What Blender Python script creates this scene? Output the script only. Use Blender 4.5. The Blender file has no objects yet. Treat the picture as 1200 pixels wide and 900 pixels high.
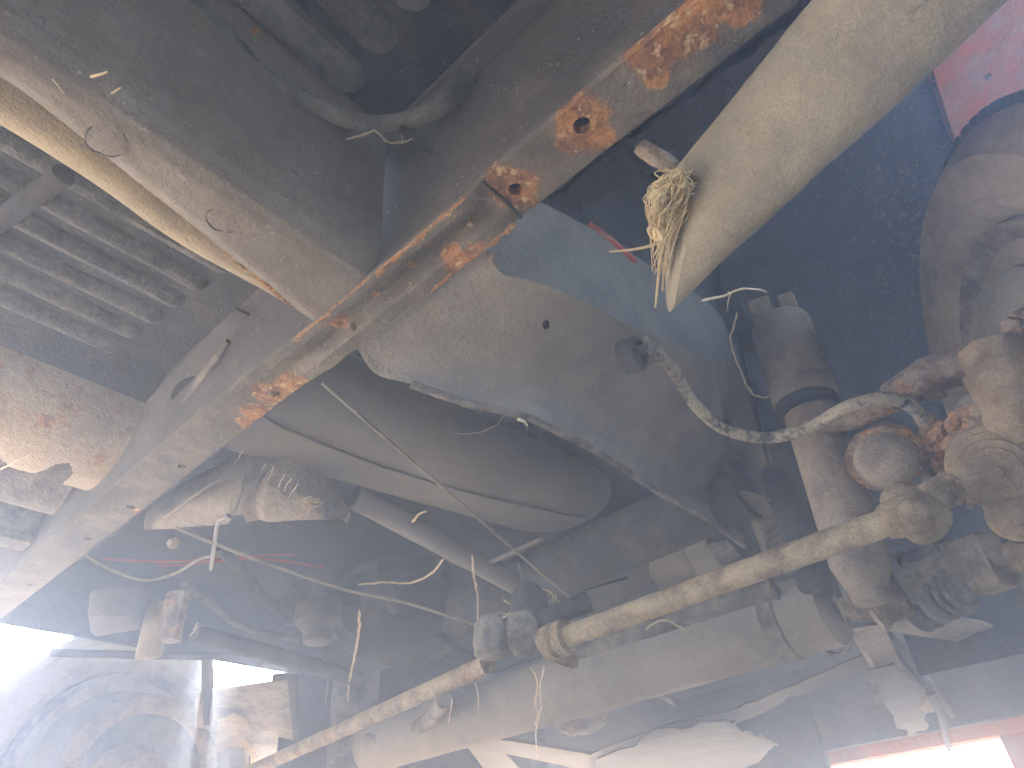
import bpy, bmesh, math, random
from mathutils import Vector, noise
random.seed(7)
S = bpy.context.scene
R = math.radians

# ------------------------------------------------------------------ camera
Z0 = 0.07                        # camera height above the ground (metres)
FPX, PITCH, AZ, ROLL = 800.0, R(36.9), R(37.0), R(5.7)
hd = Vector((math.cos(AZ), math.sin(AZ), 0)); zz = Vector((0, 0, 1))
fw = hd*math.cos(PITCH) + zz*math.sin(PITCH)
r0 = hd.cross(zz); u0 = r0.cross(fw)
RT = r0*math.cos(ROLL) - u0*math.sin(ROLL)
UP = r0*math.sin(ROLL) + u0*math.cos(ROLL)
cam = bpy.data.cameras.new('camera'); co = bpy.data.objects.new('camera', cam)
S.collection.objects.link(co); S.camera = co
cam.sensor_width = 36; cam.lens = 36*FPX/1200; cam.clip_start = 0.01; cam.clip_end = 2000
from mathutils import Matrix
m = Matrix((RT, UP, -fw)).transposed().to_4x4(); m.translation = Vector((0, 0, Z0)); co.matrix_world = m

# ------------------------------------------------------------------ sky, sun, exposure
SUN_EL, SUN_AZ = R(24), R(63)    # azimuth measured from +X towards +Y
w = bpy.data.worlds.new('World'); S.world = w; w.use_nodes = True
nt = w.node_tree; bg = nt.nodes['Background']
sk = nt.nodes.new('ShaderNodeTexSky'); sk.sky_type = 'NISHITA'; sk.sun_disc = False
sk.sun_elevation = SUN_EL; sk.sun_rotation = R(90) - SUN_AZ
sk.dust_density = 1.5
nt.links.new(sk.outputs[0], bg.inputs[0]); bg.inputs[1].default_value = 0.15
sun = bpy.data.lights.new('sun', 'SUN'); sun.energy = 5.0; sun.angle = R(0.6); sun.color = (1, .92, .79)
so = bpy.data.objects.new('sun', sun); S.collection.objects.link(so)
sd = Vector((math.cos(SUN_AZ)*math.cos(SUN_EL), math.sin(SUN_AZ)*math.cos(SUN_EL), math.sin(SUN_EL)))
so.rotation_euler = sd.to_track_quat('Z', 'Y').to_euler()
S.view_settings.view_transform = 'Standard'; S.view_settings.look = 'None'
S.view_settings.gamma = 1; S.view_settings.exposure = 4.6
S.cycles.max_bounces = 6; S.cycles.diffuse_bounces = 3; S.cycles.glossy_bounces = 2; S.cycles.volume_bounces = 1
HAZE_DENSITY = 0.26

# ------------------------------------------------------------------ pixel to point on a plane of the place (camera-relative metres)
def ray(x, y): return fw*FPX + RT*(x-600) - UP*(y-450)
def A(x, y, dz): d = ray(x, y); return d*(dz/d.z)
def AX(x, y, X): d = ray(x, y); return d*(X/d.x)
def AY(x, y, Y): d = ray(x, y); return d*(Y/d.y)
V = lambda x, y, z: Vector((x, y, z))

# ------------------------------------------------------------------ materials
def N(t, kind, **kw):
    n = t.nodes.new(kind)
    for k, v in kw.items(): setattr(n, k, v)
    return n
def noise_node(t, vec, scale, detail=6, rough=.6, dist=0.0):
    n = N(t, 'ShaderNodeTexNoise'); n.inputs['Scale'].default_value = scale
    n.inputs['Detail'].default_value = detail; n.inputs['Roughness'].default_value = rough
    n.inputs['Distortion'].default_value = dist
    t.links.new(vec, n.inputs['Vector']); return n.outputs['Fac']
def ramp(t, fac, a, b):
    n = N(t, 'ShaderNodeMapRange'); n.interpolation_type = 'SMOOTHSTEP'
    n.inputs[1].default_value = a; n.inputs[2].default_value = b
    t.links.new(fac, n.inputs[0]); return n.outputs[0]
def mix(t, fac, a, b):
    n = N(t, 'ShaderNodeMix', data_type='RGBA')
    if isinstance(fac, float): n.inputs[0].default_value = fac
    else: t.links.new(fac, n.inputs[0])
    for i, c in ((6, a), (7, b)):
        if isinstance(c, tuple): n.inputs[i].default_value = (*c, 1)
        else: t.links.new(c, n.inputs[i])
    return n.outputs[2]
def mth(t, op, a, b=None):
    n = N(t, 'ShaderNodeMath', operation=op)
    for i, c in ((0, a), (1, b)):
        if c is None: continue
        if isinstance(c, (int, float)): n.inputs[i].default_value = c
        else: t.links.new(c, n.inputs[i])
    return n.outputs[0]
DUST = (.40, .345, .26); RUST1 = (.41, .19, .065); RUST2 = (.17, .08, .042); RUSTY = (.54, .38, .19)
MATS = {}
def mat(name, base, dust=.4, rust=0.0, grime=.4, scale=14, bump=.35, bscale=160, rough=.85, spots=(), paint=None,
        metallic=0.0, dustcol=DUST, base2=None, speck=0.0, bdist=.004, scratch=0, soft=1.0):
    if name in MATS: return MATS[name]
    mt = bpy.data.materials.new(name); mt.use_nodes = True; t = mt.node_tree
    b = t.nodes['Principled BSDF']; g = N(t, 'ShaderNodeNewGeometry'); pos = g.outputs['Position']
    n1 = noise_node(t, pos, scale, 4, .65); n2 = noise_node(t, pos, scale*4.3, 4, .7); n3 = noise_node(t, pos, scale*.37, 2, .6)
    fine = noise_node(t, pos, bscale, 3, .7)
    col = mix(t, ramp(t, n2, .3, .7), base, base2 or tuple(c*.55 for c in base))
    if paint: col = mix(t, ramp(t, n1, .44, .56), col, paint)
    if grime: col = mix(t, mth(t, 'MULTIPLY', ramp(t, n3, .45, .75), grime), col, (.03, .028, .028))
    if dust:
        dm = mth(t, 'ADD', mth(t, 'MULTIPLY', n1, .6), mth(t, 'MULTIPLY', n2, .4))
        c = .72 - .45*dust
        dm = ramp(t, dm, c+.02-.18*soft, c+.02+.18*soft)
        dc = mix(t, fine, tuple(v*.72 for v in dustcol), tuple(v*1.12 for v in dustcol))
        col = mix(t, mth(t, 'MULTIPLY', dm, min(1, .45+dust*.6)), col, dc)
    rc = None
    if rust or spots:
        rc = mix(t, ramp(t, n2, .38, .62), RUST2, RUST1)
        rc = mix(t, ramp(t, noise_node(t, pos, scale*9, 2, .7), .52, .72), rc, RUSTY)
    if rust:
        c = .78 - .42*rust
        rm = ramp(t, mth(t, 'ADD', mth(t, 'MULTIPLY', n3, .45), mth(t, 'MULTIPLY', noise_node(t, pos, scale*1.9, 4, .75), .55)), c-.05, c+.07)
        col = mix(t, rm, col, rc)
    if spots:
        warp = noise_node(t, pos, 60, 5, .75); tot = None
        for (p, r) in spots:
            d = N(t, 'ShaderNodeVectorMath', operation='DISTANCE'); t.links.new(pos, d.inputs[0])
            d.inputs[1].default_value = (p[0], p[1], p[2]+Z0)
            v = mth(t, 'ADD', mth(t, 'DIVIDE', d.outputs['Value'], r), mth(t, 'MULTIPLY', mth(t, 'SUBTRACT', warp, .5), 1.7))
            k = ramp(t, v, 1.12, .80)
            tot = k if tot is None else mth(t, 'MAXIMUM', tot, k)
        col = mix(t, tot, col, rc)
    if speck:
        vo = N(t, 'ShaderNodeTexVoronoi'); vo.inputs['Scale'].default_value = 190; t.links.new(pos, vo.inputs['Vector'])
        sc_ = N(t, 'ShaderNodeSeparateColor'); t.links.new(vo.outputs['Color'], sc_.inputs[0])
        rad = mth(t, 'MULTIPLY', sc_.outputs[1], .22)
        sm = mth(t, 'MULTIPLY', mth(t, 'LESS_THAN', vo.outputs['Distance'], rad), mth(t, 'GREATER_THAN', sc_.outputs[0], .80))
        col = mix(t, mth(t, 'MULTIPLY', sm, speck), col, (.55, .50, .42))
    hi = noise_node(t, pos, bscale*4.2, 2, .8)
    gm = N(t, 'ShaderNodeMapRange'); t.links.new(hi, gm.inputs[0]); gm.inputs[1].default_value = .3; gm.inputs[2].default_value = .7
    gm.inputs[3].default_value = .80; gm.inputs[4].default_value = 1.18
    vm = N(t, 'ShaderNodeVectorMath', operation='SCALE'); t.links.new(col, vm.inputs[0]); t.links.new(gm.outputs[0], vm.inputs['Scale'])
    col = vm.outputs[0]
    if scratch:
        mp = N(t, 'ShaderNodeTexNoise'); mp.inputs['Scale'].default_value = scratch; mp.inputs['Detail'].default_value = 4; mp.inputs['Distortion'].default_value = 1.2
        t.links.new(pos, mp.inputs['Vector'])
        ln = mth(t, 'ABSOLUTE', mth(t, 'SUBTRACT', mp.outputs['Fac'], .5))
        cm = mth(t, 'MULTIPLY', ramp(t, ln, .012, .002), ramp(t, n2, .52, .66))
        col = mix(t, mth(t, 'MULTIPLY', cm, .75), col, (.05, .042, .035))
    t.links.new(col, b.inputs['Base Color'])
    b.inputs['Roughness'].default_value = rough; b.inputs['Metallic'].default_value = metallic
    b.inputs['Specular IOR Level'].default_value = .3
    bp = N(t, 'ShaderNodeBump'); bp.inputs['Strength'].default_value = min(1, bump*1.5); bp.inputs['Distance'].default_value = bdist
    hgt = mth(t, 'ADD', mth(t, 'MULTIPLY', fine, .6), mth(t, 'MULTIPLY', n2, .8))
    t.links.new(hgt, bp.inputs['Height']); t.links.new(bp.outputs[0], b.inputs['Normal'])
    MATS[name] = mt; return mt

M_railside = mat('rail underseal shaded side', (.15, .138, .125), dust=.5, grime=.2, bump=.9, bscale=150, speck=.2, dustcol=(.27, .24, .20))  # darker copy of the front rail's underseal, side shade put into the colour
# rust blooms on the cross member, around its bolt holes (real stains with their own places)
CB = .40
HOLES = [(682, 147), (604, 222), (322, 462), (213, 547), (153, 594), (103, 631), (35, 686), (393, 431)]
HP = [A(x, y, CB) for x, y in HOLES]
def sp(l, dz): return [(A(x, y, dz), r) for x, y, r in l]
cross_spots = [(HP[0], .021), (HP[1], .018)] + sp([(590, 210, .012), (665, 120, .012), (705, 160, .011), (322, 462, .020), (345, 450, .016), (300, 484, .016), (290, 495, .012),
    (765, 50, .02), (800, 22, .024), (830, 0, .018), (770, 92, .009), (870, 10, .012), (395, 380, .012), (540, 300, .014), (560, 290, .012), (515, 345, .008), (535, 325, .009),
    (440, 350, .006), (500, 290, .006), (165, 600, .01), (195, 585, .011), (155, 612, .008), (480, 315, .006), (215, 565, .006)], CB)
M_cross = mat('dusty dark frame paint', (.11, .092, .075), dust=.5, grime=.25, base2=(.075, .063, .052), soft=.8, spots=cross_spots, bump=.5, speck=.5, dustcol=(.25, .21, .16))
M_web = mat('dark frame side paint', (.085, .075, .066), dust=.35, grime=.2, base2=(.065, .058, .052), bump=.3, speck=.5, dustcol=(.22, .19, .155))
M_rail = mat('dusty brown rail paint', (.15, .122, .098), dust=.52, grime=.1, base2=(.125, .10, .08), scale=10, scratch=26, bump=.3, speck=.35, dustcol=(.275, .235, .185), spots=sp([(285, 335, .012), (310, 352, .012), (262, 318, .009), (335, 368, .01)], .405))
M_railfront = mat('grey brown undersealed rail', (.18, .165, .155), dust=.55, grime=.0, base2=(.15, .138, .128), scale=9, bump=.6, bscale=220, speck=.25, dustcol=(.36, .315, .26), spots=sp([(487, 450, .009), (505, 458, .005)], .36))
M_floor = mat('black undersealed floor', (.028, .029, .032), dust=.30, grime=.5, bump=.7, bscale=230, speck=.3, rough=.62, dustcol=(.20, .18, .155))
M_seal = mat('coarse black underseal', (.016, .017, .02), dust=.12, grime=.4, bump=1.0, bscale=120, speck=.12, rough=.7, dustcol=(.13, .12, .11), bdist=.007)
M_arch = mat('underseal over red paint', (.05, .048, .048), dust=.32, grime=.3, bump=1.0, bscale=110, speck=.3, rough=.7, dustcol=(.13, .12, .11), bdist=.007)
M_redpanel = mat('flaking red body paint', (.42, .085, .02), dust=.52, grime=.75, rust=.34, bump=.6, bscale=90, rough=.8, base2=(.30, .10, .03), dustcol=(.30, .24, .20))
M_red = mat('faded red body paint', (.34, .06, .04), dust=.5, grime=.3, bump=.1, rough=.4)
M_tan = mat('tan dust coated tube', (.16, .135, .10), dust=.58, grime=.35, bump=.4, scale=11, dustcol=(.34, .28, .185), scratch=14)
M_gold = mat('ochre dust coated pipe', (.19, .15, .10), dust=.7, grime=.1, bump=.5, dustcol=(.36, .285, .17))
M_rustpan = mat('flaking rusty sill metal', (.30, .24, .17), dust=.62, rust=.5, grime=.12, bump=.8, bscale=120, scale=16, dustcol=(.47, .38, .26))
M_dirty = mat('dirt caked steel', (.12, .105, .09), dust=.56, rust=.2, grime=.25, soft=.6, bump=.7, bscale=130, dustcol=(.36, .31, .245))
M_caked = mat('pale mud caked steel', (.20, .155, .105), dust=.66, rust=.36, grime=.15, bump=.8, bscale=120, scale=30, dustcol=(.43, .32, .18))
M_hub = mat('crusted rusty mud steel', (.17, .115, .07), dust=.55, rust=.40, grime=.5, bump=1.0, bscale=100, scale=30, soft=.95, dustcol=(.42, .315, .185))
M_rusty = mat('scaly rusted steel', (.15, .09, .06), dust=.52, rust=.60, soft=.6, grime=.2, bump=1.0, bscale=110, scale=26, dustcol=(.40, .34, .25))
M_shock = mat('grainy brown damper', (.17, .14, .11), dust=.64, soft=.6, rust=.15, grime=.15, bump=1.0, bscale=170, scale=18, dustcol=(.38, .30, .215))
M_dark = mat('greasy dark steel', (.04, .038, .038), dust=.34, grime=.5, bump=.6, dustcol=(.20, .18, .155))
M_darker = mat('shade darkened steel', (.02, .02, .022), dust=.2, grime=.4, bump=.6, dustcol=(.16, .145, .13))  # darker copy of the greasy steel, shade of the centre put into its colour
M_rubber = mat('dusty rubber', (.03, .03, .03), dust=.55, grime=.2, bump=.4, rough=.8, dustcol=(.28, .25, .2))
M_black = mat('black hole shade and rubber', (.012, .012, .012), dust=.05, grime=0, bump=.2)  # black colour for the darkness inside holes, also for the rubber seal
M_tyre = mat('tyre rubber under tan dust', (.10, .085, .068), dust=.66, grime=.45, bump=.35, scale=7, dustcol=(.42, .35, .25))
M_tread = mat('tyre tread rubber', (.03, .03, .032), dust=.3, grime=.2, bump=.3, dustcol=(.25, .22, .18))
M_plate = mat('grey green brake plate', (.17, .16, .125), dust=.55, grime=.2, bump=.4, dustcol=(.33, .29, .20))
M_tank = mat('dusty grey tank', (.17, .16, .15), dust=.6, grime=.1, base2=(.13, .12, .115), bump=.25, scale=6, dustcol=(.26, .235, .205))
M_bag = mat('pale dusty cloth wrap', (.20, .18, .16), dust=.8, grime=.12, bump=.6, scale=18, dustcol=(.38, .335, .28))
M_straw = mat('dry straw', (.62, .49, .28), dust=.2, grime=.1, bump=.1, rough=.7, base2=(.45, .33, .18))
M_pale = mat('pale dry root', (.66, .56, .40), dust=.2, grime=0, bump=.1, rough=.7, base2=(.5, .4, .27))
M_redwire = mat('red cable sleeve', (.34, .05, .045), dust=.25, grime=.1, bump=.1, rough=.5)
M_cable = mat('grey dusty cable', (.12, .11, .10), dust=.7, grime=.1, bump=.2)
M_tie = mat('grey plastic tie', (.25, .24, .23), dust=.4, grime=.1, bump=.1, rough=.5)
M_brass = mat('brass pipe fitting', (.50, .26, .10), dust=.4, grime=.1, bump=.5, rough=.6)
M_hose = mat('cracked brake hose', (.05, .05, .045), dust=.62, grime=.35, bump=.8, bscale=140, scale=40, soft=.4, dustcol=(.46, .39, .27))
M_scale = mat('peeled grey underseal sheet', (.12, .11, .105), dust=.5, grime=.3, bump=.6, dustcol=(.22, .20, .175))

# ------------------------------------------------------------------ mesh helpers: every one returns (verts, faces)
def cat(*ms):
    VV, FF = [], []
    for v, f in ms:
        o = len(VV); VV += list(v); FF += [tuple(i+o for i in q) for q in f]
    return VV, FF
def crom(pts, k=8):
    pts = [Vector(p) for p in pts]
    if len(pts) < 3: return [pts[0].lerp(pts[-1], i/k) for i in range(k+1)]
    P = [pts[0]*2-pts[1]] + pts + [pts[-1]*2-pts[-2]]; out = []
    for i in range(1, len(P)-2):
        for j in range(k):
            t = j/k; a, b, c, d = P[i-1:i+3]
            out.append(.5*((2*b)+(c-a)*t+(2*a-5*b+4*c-d)*t*t+(3*b-a-3*c+d)*t**3))
    out.append(pts[-1]); return out
def tube(path, r, n=14, flat=None, caps=True, wob=0.0, seed=0.0):
    """sweep; r is one radius or a function of t in 0..1; flat = (a, b) scales the two axes of the section"""
    VV, FF = [], []; L = len(path); T = None; X = None
    for i, p in enumerate(path):
        d = (path[min(i+1, L-1)] - path[max(i-1, 0)]).normalized()
        if X is None:
            X = d.cross(zz);  X = d.cross(Vector((1, 0, 0))) if X.length < .1 else X
            X.normalize()
        X = (X - d*X.dot(d)).normalized(); Y = d.cross(X)
        t = i/(L-1); rr = r(t) if callable(r) else r
        a, b = flat or (1, 1)
        for j in range(n):
            an = 2*math.pi*j/n; q = X*math.cos(an)*rr*a + Y*math.sin(an)*rr*b
            if wob: q *= 1 + wob*noise.noise((p+q)*45 + Vector((seed, 0, 0)))
            VV.append(p+q)
    for i in range(L-1):
        for j in range(n):
            k = (j+1) % n; FF.append((i*n+j, i*n+k, (i+1)*n+k, (i+1)*n+j))
    if caps: FF += [tuple(range(n))[::-1], tuple((L-1)*n+j for j in range(n))]
    return VV, FF
def line(a, b, k=10): return [Vector(a).lerp(Vector(b), i/k) for i in range(k+1)]
def lathe(p, axis, prof, n=24, wob=0.0):
    ax = Vector(axis).normalized(); X = ax.cross(zz)
    if X.length < .1: X = ax.cross(Vector((1, 0, 0)))
    X.normalize(); Y = ax.cross(X); VV, FF = [], []; p = Vector(p)
    for (t, r) in prof:
        for j in range(n):
            an = 2*math.pi*j/n; q = p + ax*t + (X*math.cos(an)+Y*math.sin(an))*max(r, 1e-5)
            if wob: q += (q-p-ax*t)*wob*noise.noise(q*50)
            VV.append(q)
    L = len(prof)
    for i in range(L-1):
        for j in range(n):
            k = (j+1) % n; FF.append((i*n+j, i*n+k, (i+1)*n+k, (i+1)*n+j))
    FF += [tuple(range(n))[::-1], tuple((L-1)*n+j for j in range(n))]
    return VV, FF
def obox(c, ex, ey, ez, bev=.003, seg=2):
    """oriented box: centre and three half-extent vectors, bevelled"""
    bm = bmesh.new(); bmesh.ops.create_cube(bm, size=2)
    for v in bm.verts: v.co = Vector(c) + ex*v.co.x + ey*v.co.y + ez*v.co.z
    if bev: bmesh.ops.bevel(bm, geom=bm.edges[:], offset=bev, segments=seg, affect='EDGES', profile=.5)
    bmesh.ops.recalc_face_normals(bm, faces=bm.faces[:])
    bm.verts.index_update(); r = [v.co.copy() for v in bm.verts], [tuple(v.index for v in f.verts) for f in bm.faces]
    bm.free(); return r
def box(x0, x1, y0, y1, z0, z1, bev=.003):
    return obox(((x0+x1)/2, (y0+y1)/2, (z0+z1)/2), V((x1-x0)/2, 0, 0), V(0, (y1-y0)/2, 0), V(0, 0, (z1-z0)/2), bev)
def sheet(fn, nu, nv, thick):
    """surface fn(u, v) with a back side offset by the vector thick"""
    VV, FF = [], []; thick = Vector(thick)
    for s in (0, 1):
        for i in range(nu+1):
            for j in range(nv+1): VV.append(Vector(fn(i/nu, j/nv)) + thick*s)
    W = nv+1; O = (nu+1)*W
    for i in range(nu):
        for j in range(nv):
            a, b, c, d = i*W+j, (i+1)*W+j, (i+1)*W+j+1, i*W+j+1
            FF += [(a, b, c, d), (a+O, d+O, c+O, b+O)]
    for i in range(nu):
        for j in (0, nv):
            a, b = i*W+j, (i+1)*W+j; FF.append((a, b, b+O, a+O))
    for j in range(nv):
        for i in (0, nu):
            a, b = i*W+j, i*W+j+1; FF.append((a, b, b+O, a+O))
    return VV, FF
def loft(rows, thick, k=6, nv=None):
    """surface through rows of points (each row a polyline, all the same length), smoothed along each row"""
    rs = [crom(r, k) for r in rows]; n = len(rs[0])-1
    def fn(u, v):
        a = u*(len(rs)-1); i = min(int(a), len(rs)-2); t = a-i
        return rs[i][round(v*n)].lerp(rs[i+1][round(v*n)], t)
    return sheet(fn, (len(rs)-1)*4, n, thick)
def plate(outline, thick):
    o = [Vector(p) for p in outline]; n = len(o); thick = Vector(thick)
    VV = o + [p+thick for p in o]
    FF = [tuple(range(n)), tuple(range(n, 2*n))[::-1]] + [(i, i+n, (i+1) % n+n, (i+1) % n) for i in range(n)]
    return VV, FF
def jag(pts, amp, k=6, seed=1):
    """break a polyline into a ragged one"""
    rn = random.Random(seed); out = []
    for a, b in zip(pts, pts[1:]):
        for i in range(k):
            out.append(a.lerp(b, i/k) + Vector((rn.uniform(-1, 1), rn.uniform(-1, 1), rn.uniform(-1, 1)))*amp*(i > 0))
    return out + [pts[-1]]
def blob(c, ex, ey, ez, amp=.2, fr=2.2, seed=0, sub=3):
    bm = bmesh.new(); bmesh.ops.create_icosphere(bm, subdivisions=sub, radius=1)
    VV = []
    for v in bm.verts:
        q = v.co.normalized(); s = 1 + amp*noise.noise(q*fr+Vector((seed*3.1, seed, 0))) + amp*.5*noise.noise(q*fr*2.7+Vector((seed, 0, seed)))
        VV.append(Vector(c) + (ex*q.x + ey*q.y + ez*q.z)*s)
    FF = [tuple(v.index for v in f.verts) for f in bm.faces]; bm.free(); return VV, FF
def ball(c, r, amp=.12, seed=0, sub=3): return blob(c, V(r, 0, 0), V(0, r, 0), V(0, 0, r), amp, 2.2, seed, sub)
def rough(m, amp, sc=40, seed=0):
    s = Vector((seed, seed*2.3, 0)); return [p + noise.noise_vector(p*sc+s)*amp for p in m[0]], m[1]

WL = {}
def obj(name, ms, mt, parent=None, label=None, cat_=None, kind=None, group=None, sharp=40):
    if isinstance(ms, list): ms = cat(*ms)
    VV = [Vector((p[0], p[1], p[2]+Z0)) for p in ms[0]]
    lo = Vector([min(p[i] for p in VV) for i in range(3)]); hi = Vector([max(p[i] for p in VV) for i in range(3)])
    c = (lo+hi)/2
    if not parent: c.z = lo.z
    me = bpy.data.meshes.new(name); me.from_pydata([p-c for p in VV], [], ms[1]); me.materials.append(mt)
    bm = bmesh.new(); bm.from_mesh(me); bmesh.ops.recalc_face_normals(bm, faces=bm.faces[:]); bm.to_mesh(me); bm.free()
    me.polygons.foreach_set('use_smooth', [True]*len(me.polygons)); me.set_sharp_from_angle(angle=R(sharp)); me.update()
    o = bpy.data.objects.new(name, me); S.collection.objects.link(o); WL[o.name] = c
    if parent: o.parent = parent; o.location = c - WL[parent.name]
    else: o.location = c
    if label: o['label'] = label
    if cat_: o['category'] = cat_
    if kind: o['kind'] = kind
    if group: o['group'] = group
    return o

# ------------------------------------------------------------------ the ground (a dry dirt yard, below the frame)
M_ground = mat('dry dirt', (.48, .36, .23), dust=.6, grime=.05, bump=.8, scale=5, bscale=60, dustcol=(.58, .44, .28))
def gf(u, v):
    x = (u-.5)*2; y = (v-.5)*2; x = 1.6*x**3 + 3*x; y = 1.6*y**3 + 3*y
    return (x, y, -Z0 + (.006*noise.noise(Vector((x*3, y*3, 0)))-.004 if max(abs(x), abs(y)) < 6 else -.004))
obj('ground', sheet(gf, 90, 90, (0, 0, -.1)), M_ground, kind='structure')

# ------------------------------------------------------------------ the van
van = bpy.data.objects.new('van', None); S.collection.objects.link(van)
van.location = (.2, .62, 0); WL['van'] = Vector((.2, .62, 0)); van.empty_display_size = .2
van['label'] = 'rusty, dust-caked underside of an old red van with front axle, frame and steering'
van['category'] = 'van'
def part(name, ms, mt, parent=van, label=None, **k): return obj(name, ms, mt, parent, label, **k)

# --- floor pan behind the cross member: left bay (fine ribs), right bay (broad ribs)
def sm(a, b, x): t = min(1, max(0, (x-a)/(b-a))); return t*t*(3-2*t)
XR = -1.9
def floor_left(u, v):
    x = XR + (.262-XR)*(1-(1-u)**2.2); y = .36 + (1.44-.36)*v
    z = .535 - .02*sm(.70, .74, y) + .002*noise.noise(Vector((x*9, y*9, 0)))
    return (x, y, z)
fl = part('floor_panel', sheet(floor_left, 60, 60, (0, 0, .006)), M_floor, label='ribbed black floor panel left of the frame rail')
def floor_right(u, v):
    x = XR + (.262-XR)*(1-(1-u)**2.2); y = -.34 + (.33+.34)*v
    return (x, y, .585 + .002*noise.noise(Vector((x*9, y*9, 3))))
fr_ = part('floor_panel', sheet(floor_right, 60, 40, (0, 0, .006)), M_floor, label='broad ribbed black floor panel right of the frame rail')

M_rib = mat('dust streaked underseal', (.05, .05, .052), dust=.5, grime=.2, bump=.9, bscale=200, speck=.3, rough=.6, scale=30, dustcol=(.27, .245, .205))
M_ribr = mat('undersealed broad rib', (.06, .06, .06), dust=.55, grime=.1, bump=.9, bscale=200, speck=.4, rough=.55, scale=20, dustcol=(.27, .245, .215))
def rib(y, hw, h, xe, zf, sd_, mt, par):
    def fn(u, v):
        x = XR + .02 + (xe-XR-.02)*(1-(1-v)**2.2); a = u*2-1
        e = math.sqrt(max(0, 1-max(0, (x-(xe-hw*1.2))/(hw*1.2))**2))
        hgt = h*(1-abs(a)**(2.6 if hw < .015 else 7))*e; n_ = .0012*noise.noise(Vector((x*40, y*50+a*3, sd_)))
        return (x, y + hw*a*max(e, .05) + n_, zf + .003 - hgt + n_)
    part('rib', sheet(fn, 10, 90, (0, 0, .002)), mt, par)
for k in range(7): rib(.462+.0385*k, .0105, .016, .215-.004*k, .535, k, M_rib, fl)
for k in range(10): rib(.277-.046*k, .0170, .015, .192-.005*(k % 3), .585, k+20, M_ribr, fr_)

# --- cross member: hat section running across the van
def cx0(y): return .226 + .028*y
def cx1(y): return .268 + .033*y
def cross_bottom(u, v):
    y = -.36 + 1.60*v; x = cx0(y) + (cx1(y)-cx0(y))*u
    g = sm(.185, .20, y)*(1-sm(.40, .47, y))
    z = CB - .006*g + g*.011*(sm(.16, .34, u)*(1-sm(.55, .74, u))) + .0012*noise.noise(Vector((x*30, y*14, 0)))
    if u < .05 or u > .95: z += .0012*noise.noise(Vector((y*60, u*7, 2)))
    x += .0006*noise.noise(Vector((y*35, u, 5)))
    return (x, y, z)
cb = part('crossmember', sheet(cross_bottom, 22, 400, (0, 0, .008)), M_cross, label='dusty crossmember bottom flange with rust blooms around its bolt holes')
def bool_holes(o, cuts):
    tmp = []
    for p, r in cuts:
        vv, ff = lathe(V(p.x, p.y, p.z+Z0-.02), zz, [(0, r), (.05, r)], 14)
        me = bpy.data.meshes.new('c'); me.from_pydata(vv, [], ff); bm = bmesh.new(); bm.from_mesh(me)
        bmesh.ops.recalc_face_normals(bm, faces=bm.faces[:]); bm.to_mesh(me); bm.free()
        c = bpy.data.objects.new('c', me); S.collection.objects.link(c); tmp.append(c)
        md = o.modifiers.new('b', 'BOOLEAN'); md.operation = 'DIFFERENCE'; md.object = c; md.solver = 'EXACT'
    dg = bpy.context.evaluated_depsgraph_get(); dg.update()
    me = bpy.data.meshes.new_from_object(o.evaluated_get(dg)); o.modifiers.clear(); o.data = me
    for c in tmp: d = c.data; bpy.data.objects.remove(c); bpy.data.meshes.remove(d)
bool_holes(cb, [(p, r) for p, r in zip(HP, (.0062, .0052, .0046, .0046, .0046, .0042, .004, .0028))])
# rear and front webs with a ledge where they meet the floor
def web_rear(u, v):
    y = -.36 + 1.60*v; return (cx0(y) + .003 + .004*math.sin(u*3.14) + .0015*noise.noise(Vector((y*12, u*4, 1))), y, CB+.004 + .145*u)
part('crossmember_web', sheet(web_rear, 14, 160, (.005, 0, 0)), M_web, cb)
def web_front(u, v):
    y = -.36 + 1.60*v; return (cx1(y) - .004, y, CB+.0065 + .15*u)
part('crossmember_web', sheet(web_front, 8, 90, (-.003, 0, 0)), M_web, cb)
part('flange', rough(cat(obox((.222, -.05, .548), V(.011, 0, 0), V(.009, .33, 0), V(0, 0, .004), .002)), .0015, 60), M_web, cb)
part('rust_lip', rough(tube([V(cx0(y)+.001, y, CB-.004) for y in [.2+.205*i/24 for i in range(25)]], .0022, 6), .002, 160), mat('bare rusty edge', (.40, .17, .05), dust=.35, rust=.8, scale=60, bump=.8, dustcol=(.5, .36, .2)), cb)
part('rust_lip', rough(tube([V(cx1(y)-.001, y, CB-.004) for y in [.19+.09*i/24 for i in range(25)]], .0024, 6), .0024, 160), MATS['bare rusty edge'], cb)
# the seam where the doubler plate ends
part('seam', rough(tube([V(cx0(.183), .183, CB-.001), V((cx0(.183)+cx1(.183))/2, .181, CB-.002), V(cx1(.183), .183, CB-.001)], .0016, 6), .0008, 150), M_dark, cb)
for (x, y) in ((414, 384), (552, 262), (575, 302)):
    p = A(x, y, CB-.002); part('rivet', lathe(p, (0, 0, -1), [(-.004, .0028), (.001, .0028), (.0022, .0015)], 10), M_rusty, cb)

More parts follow.
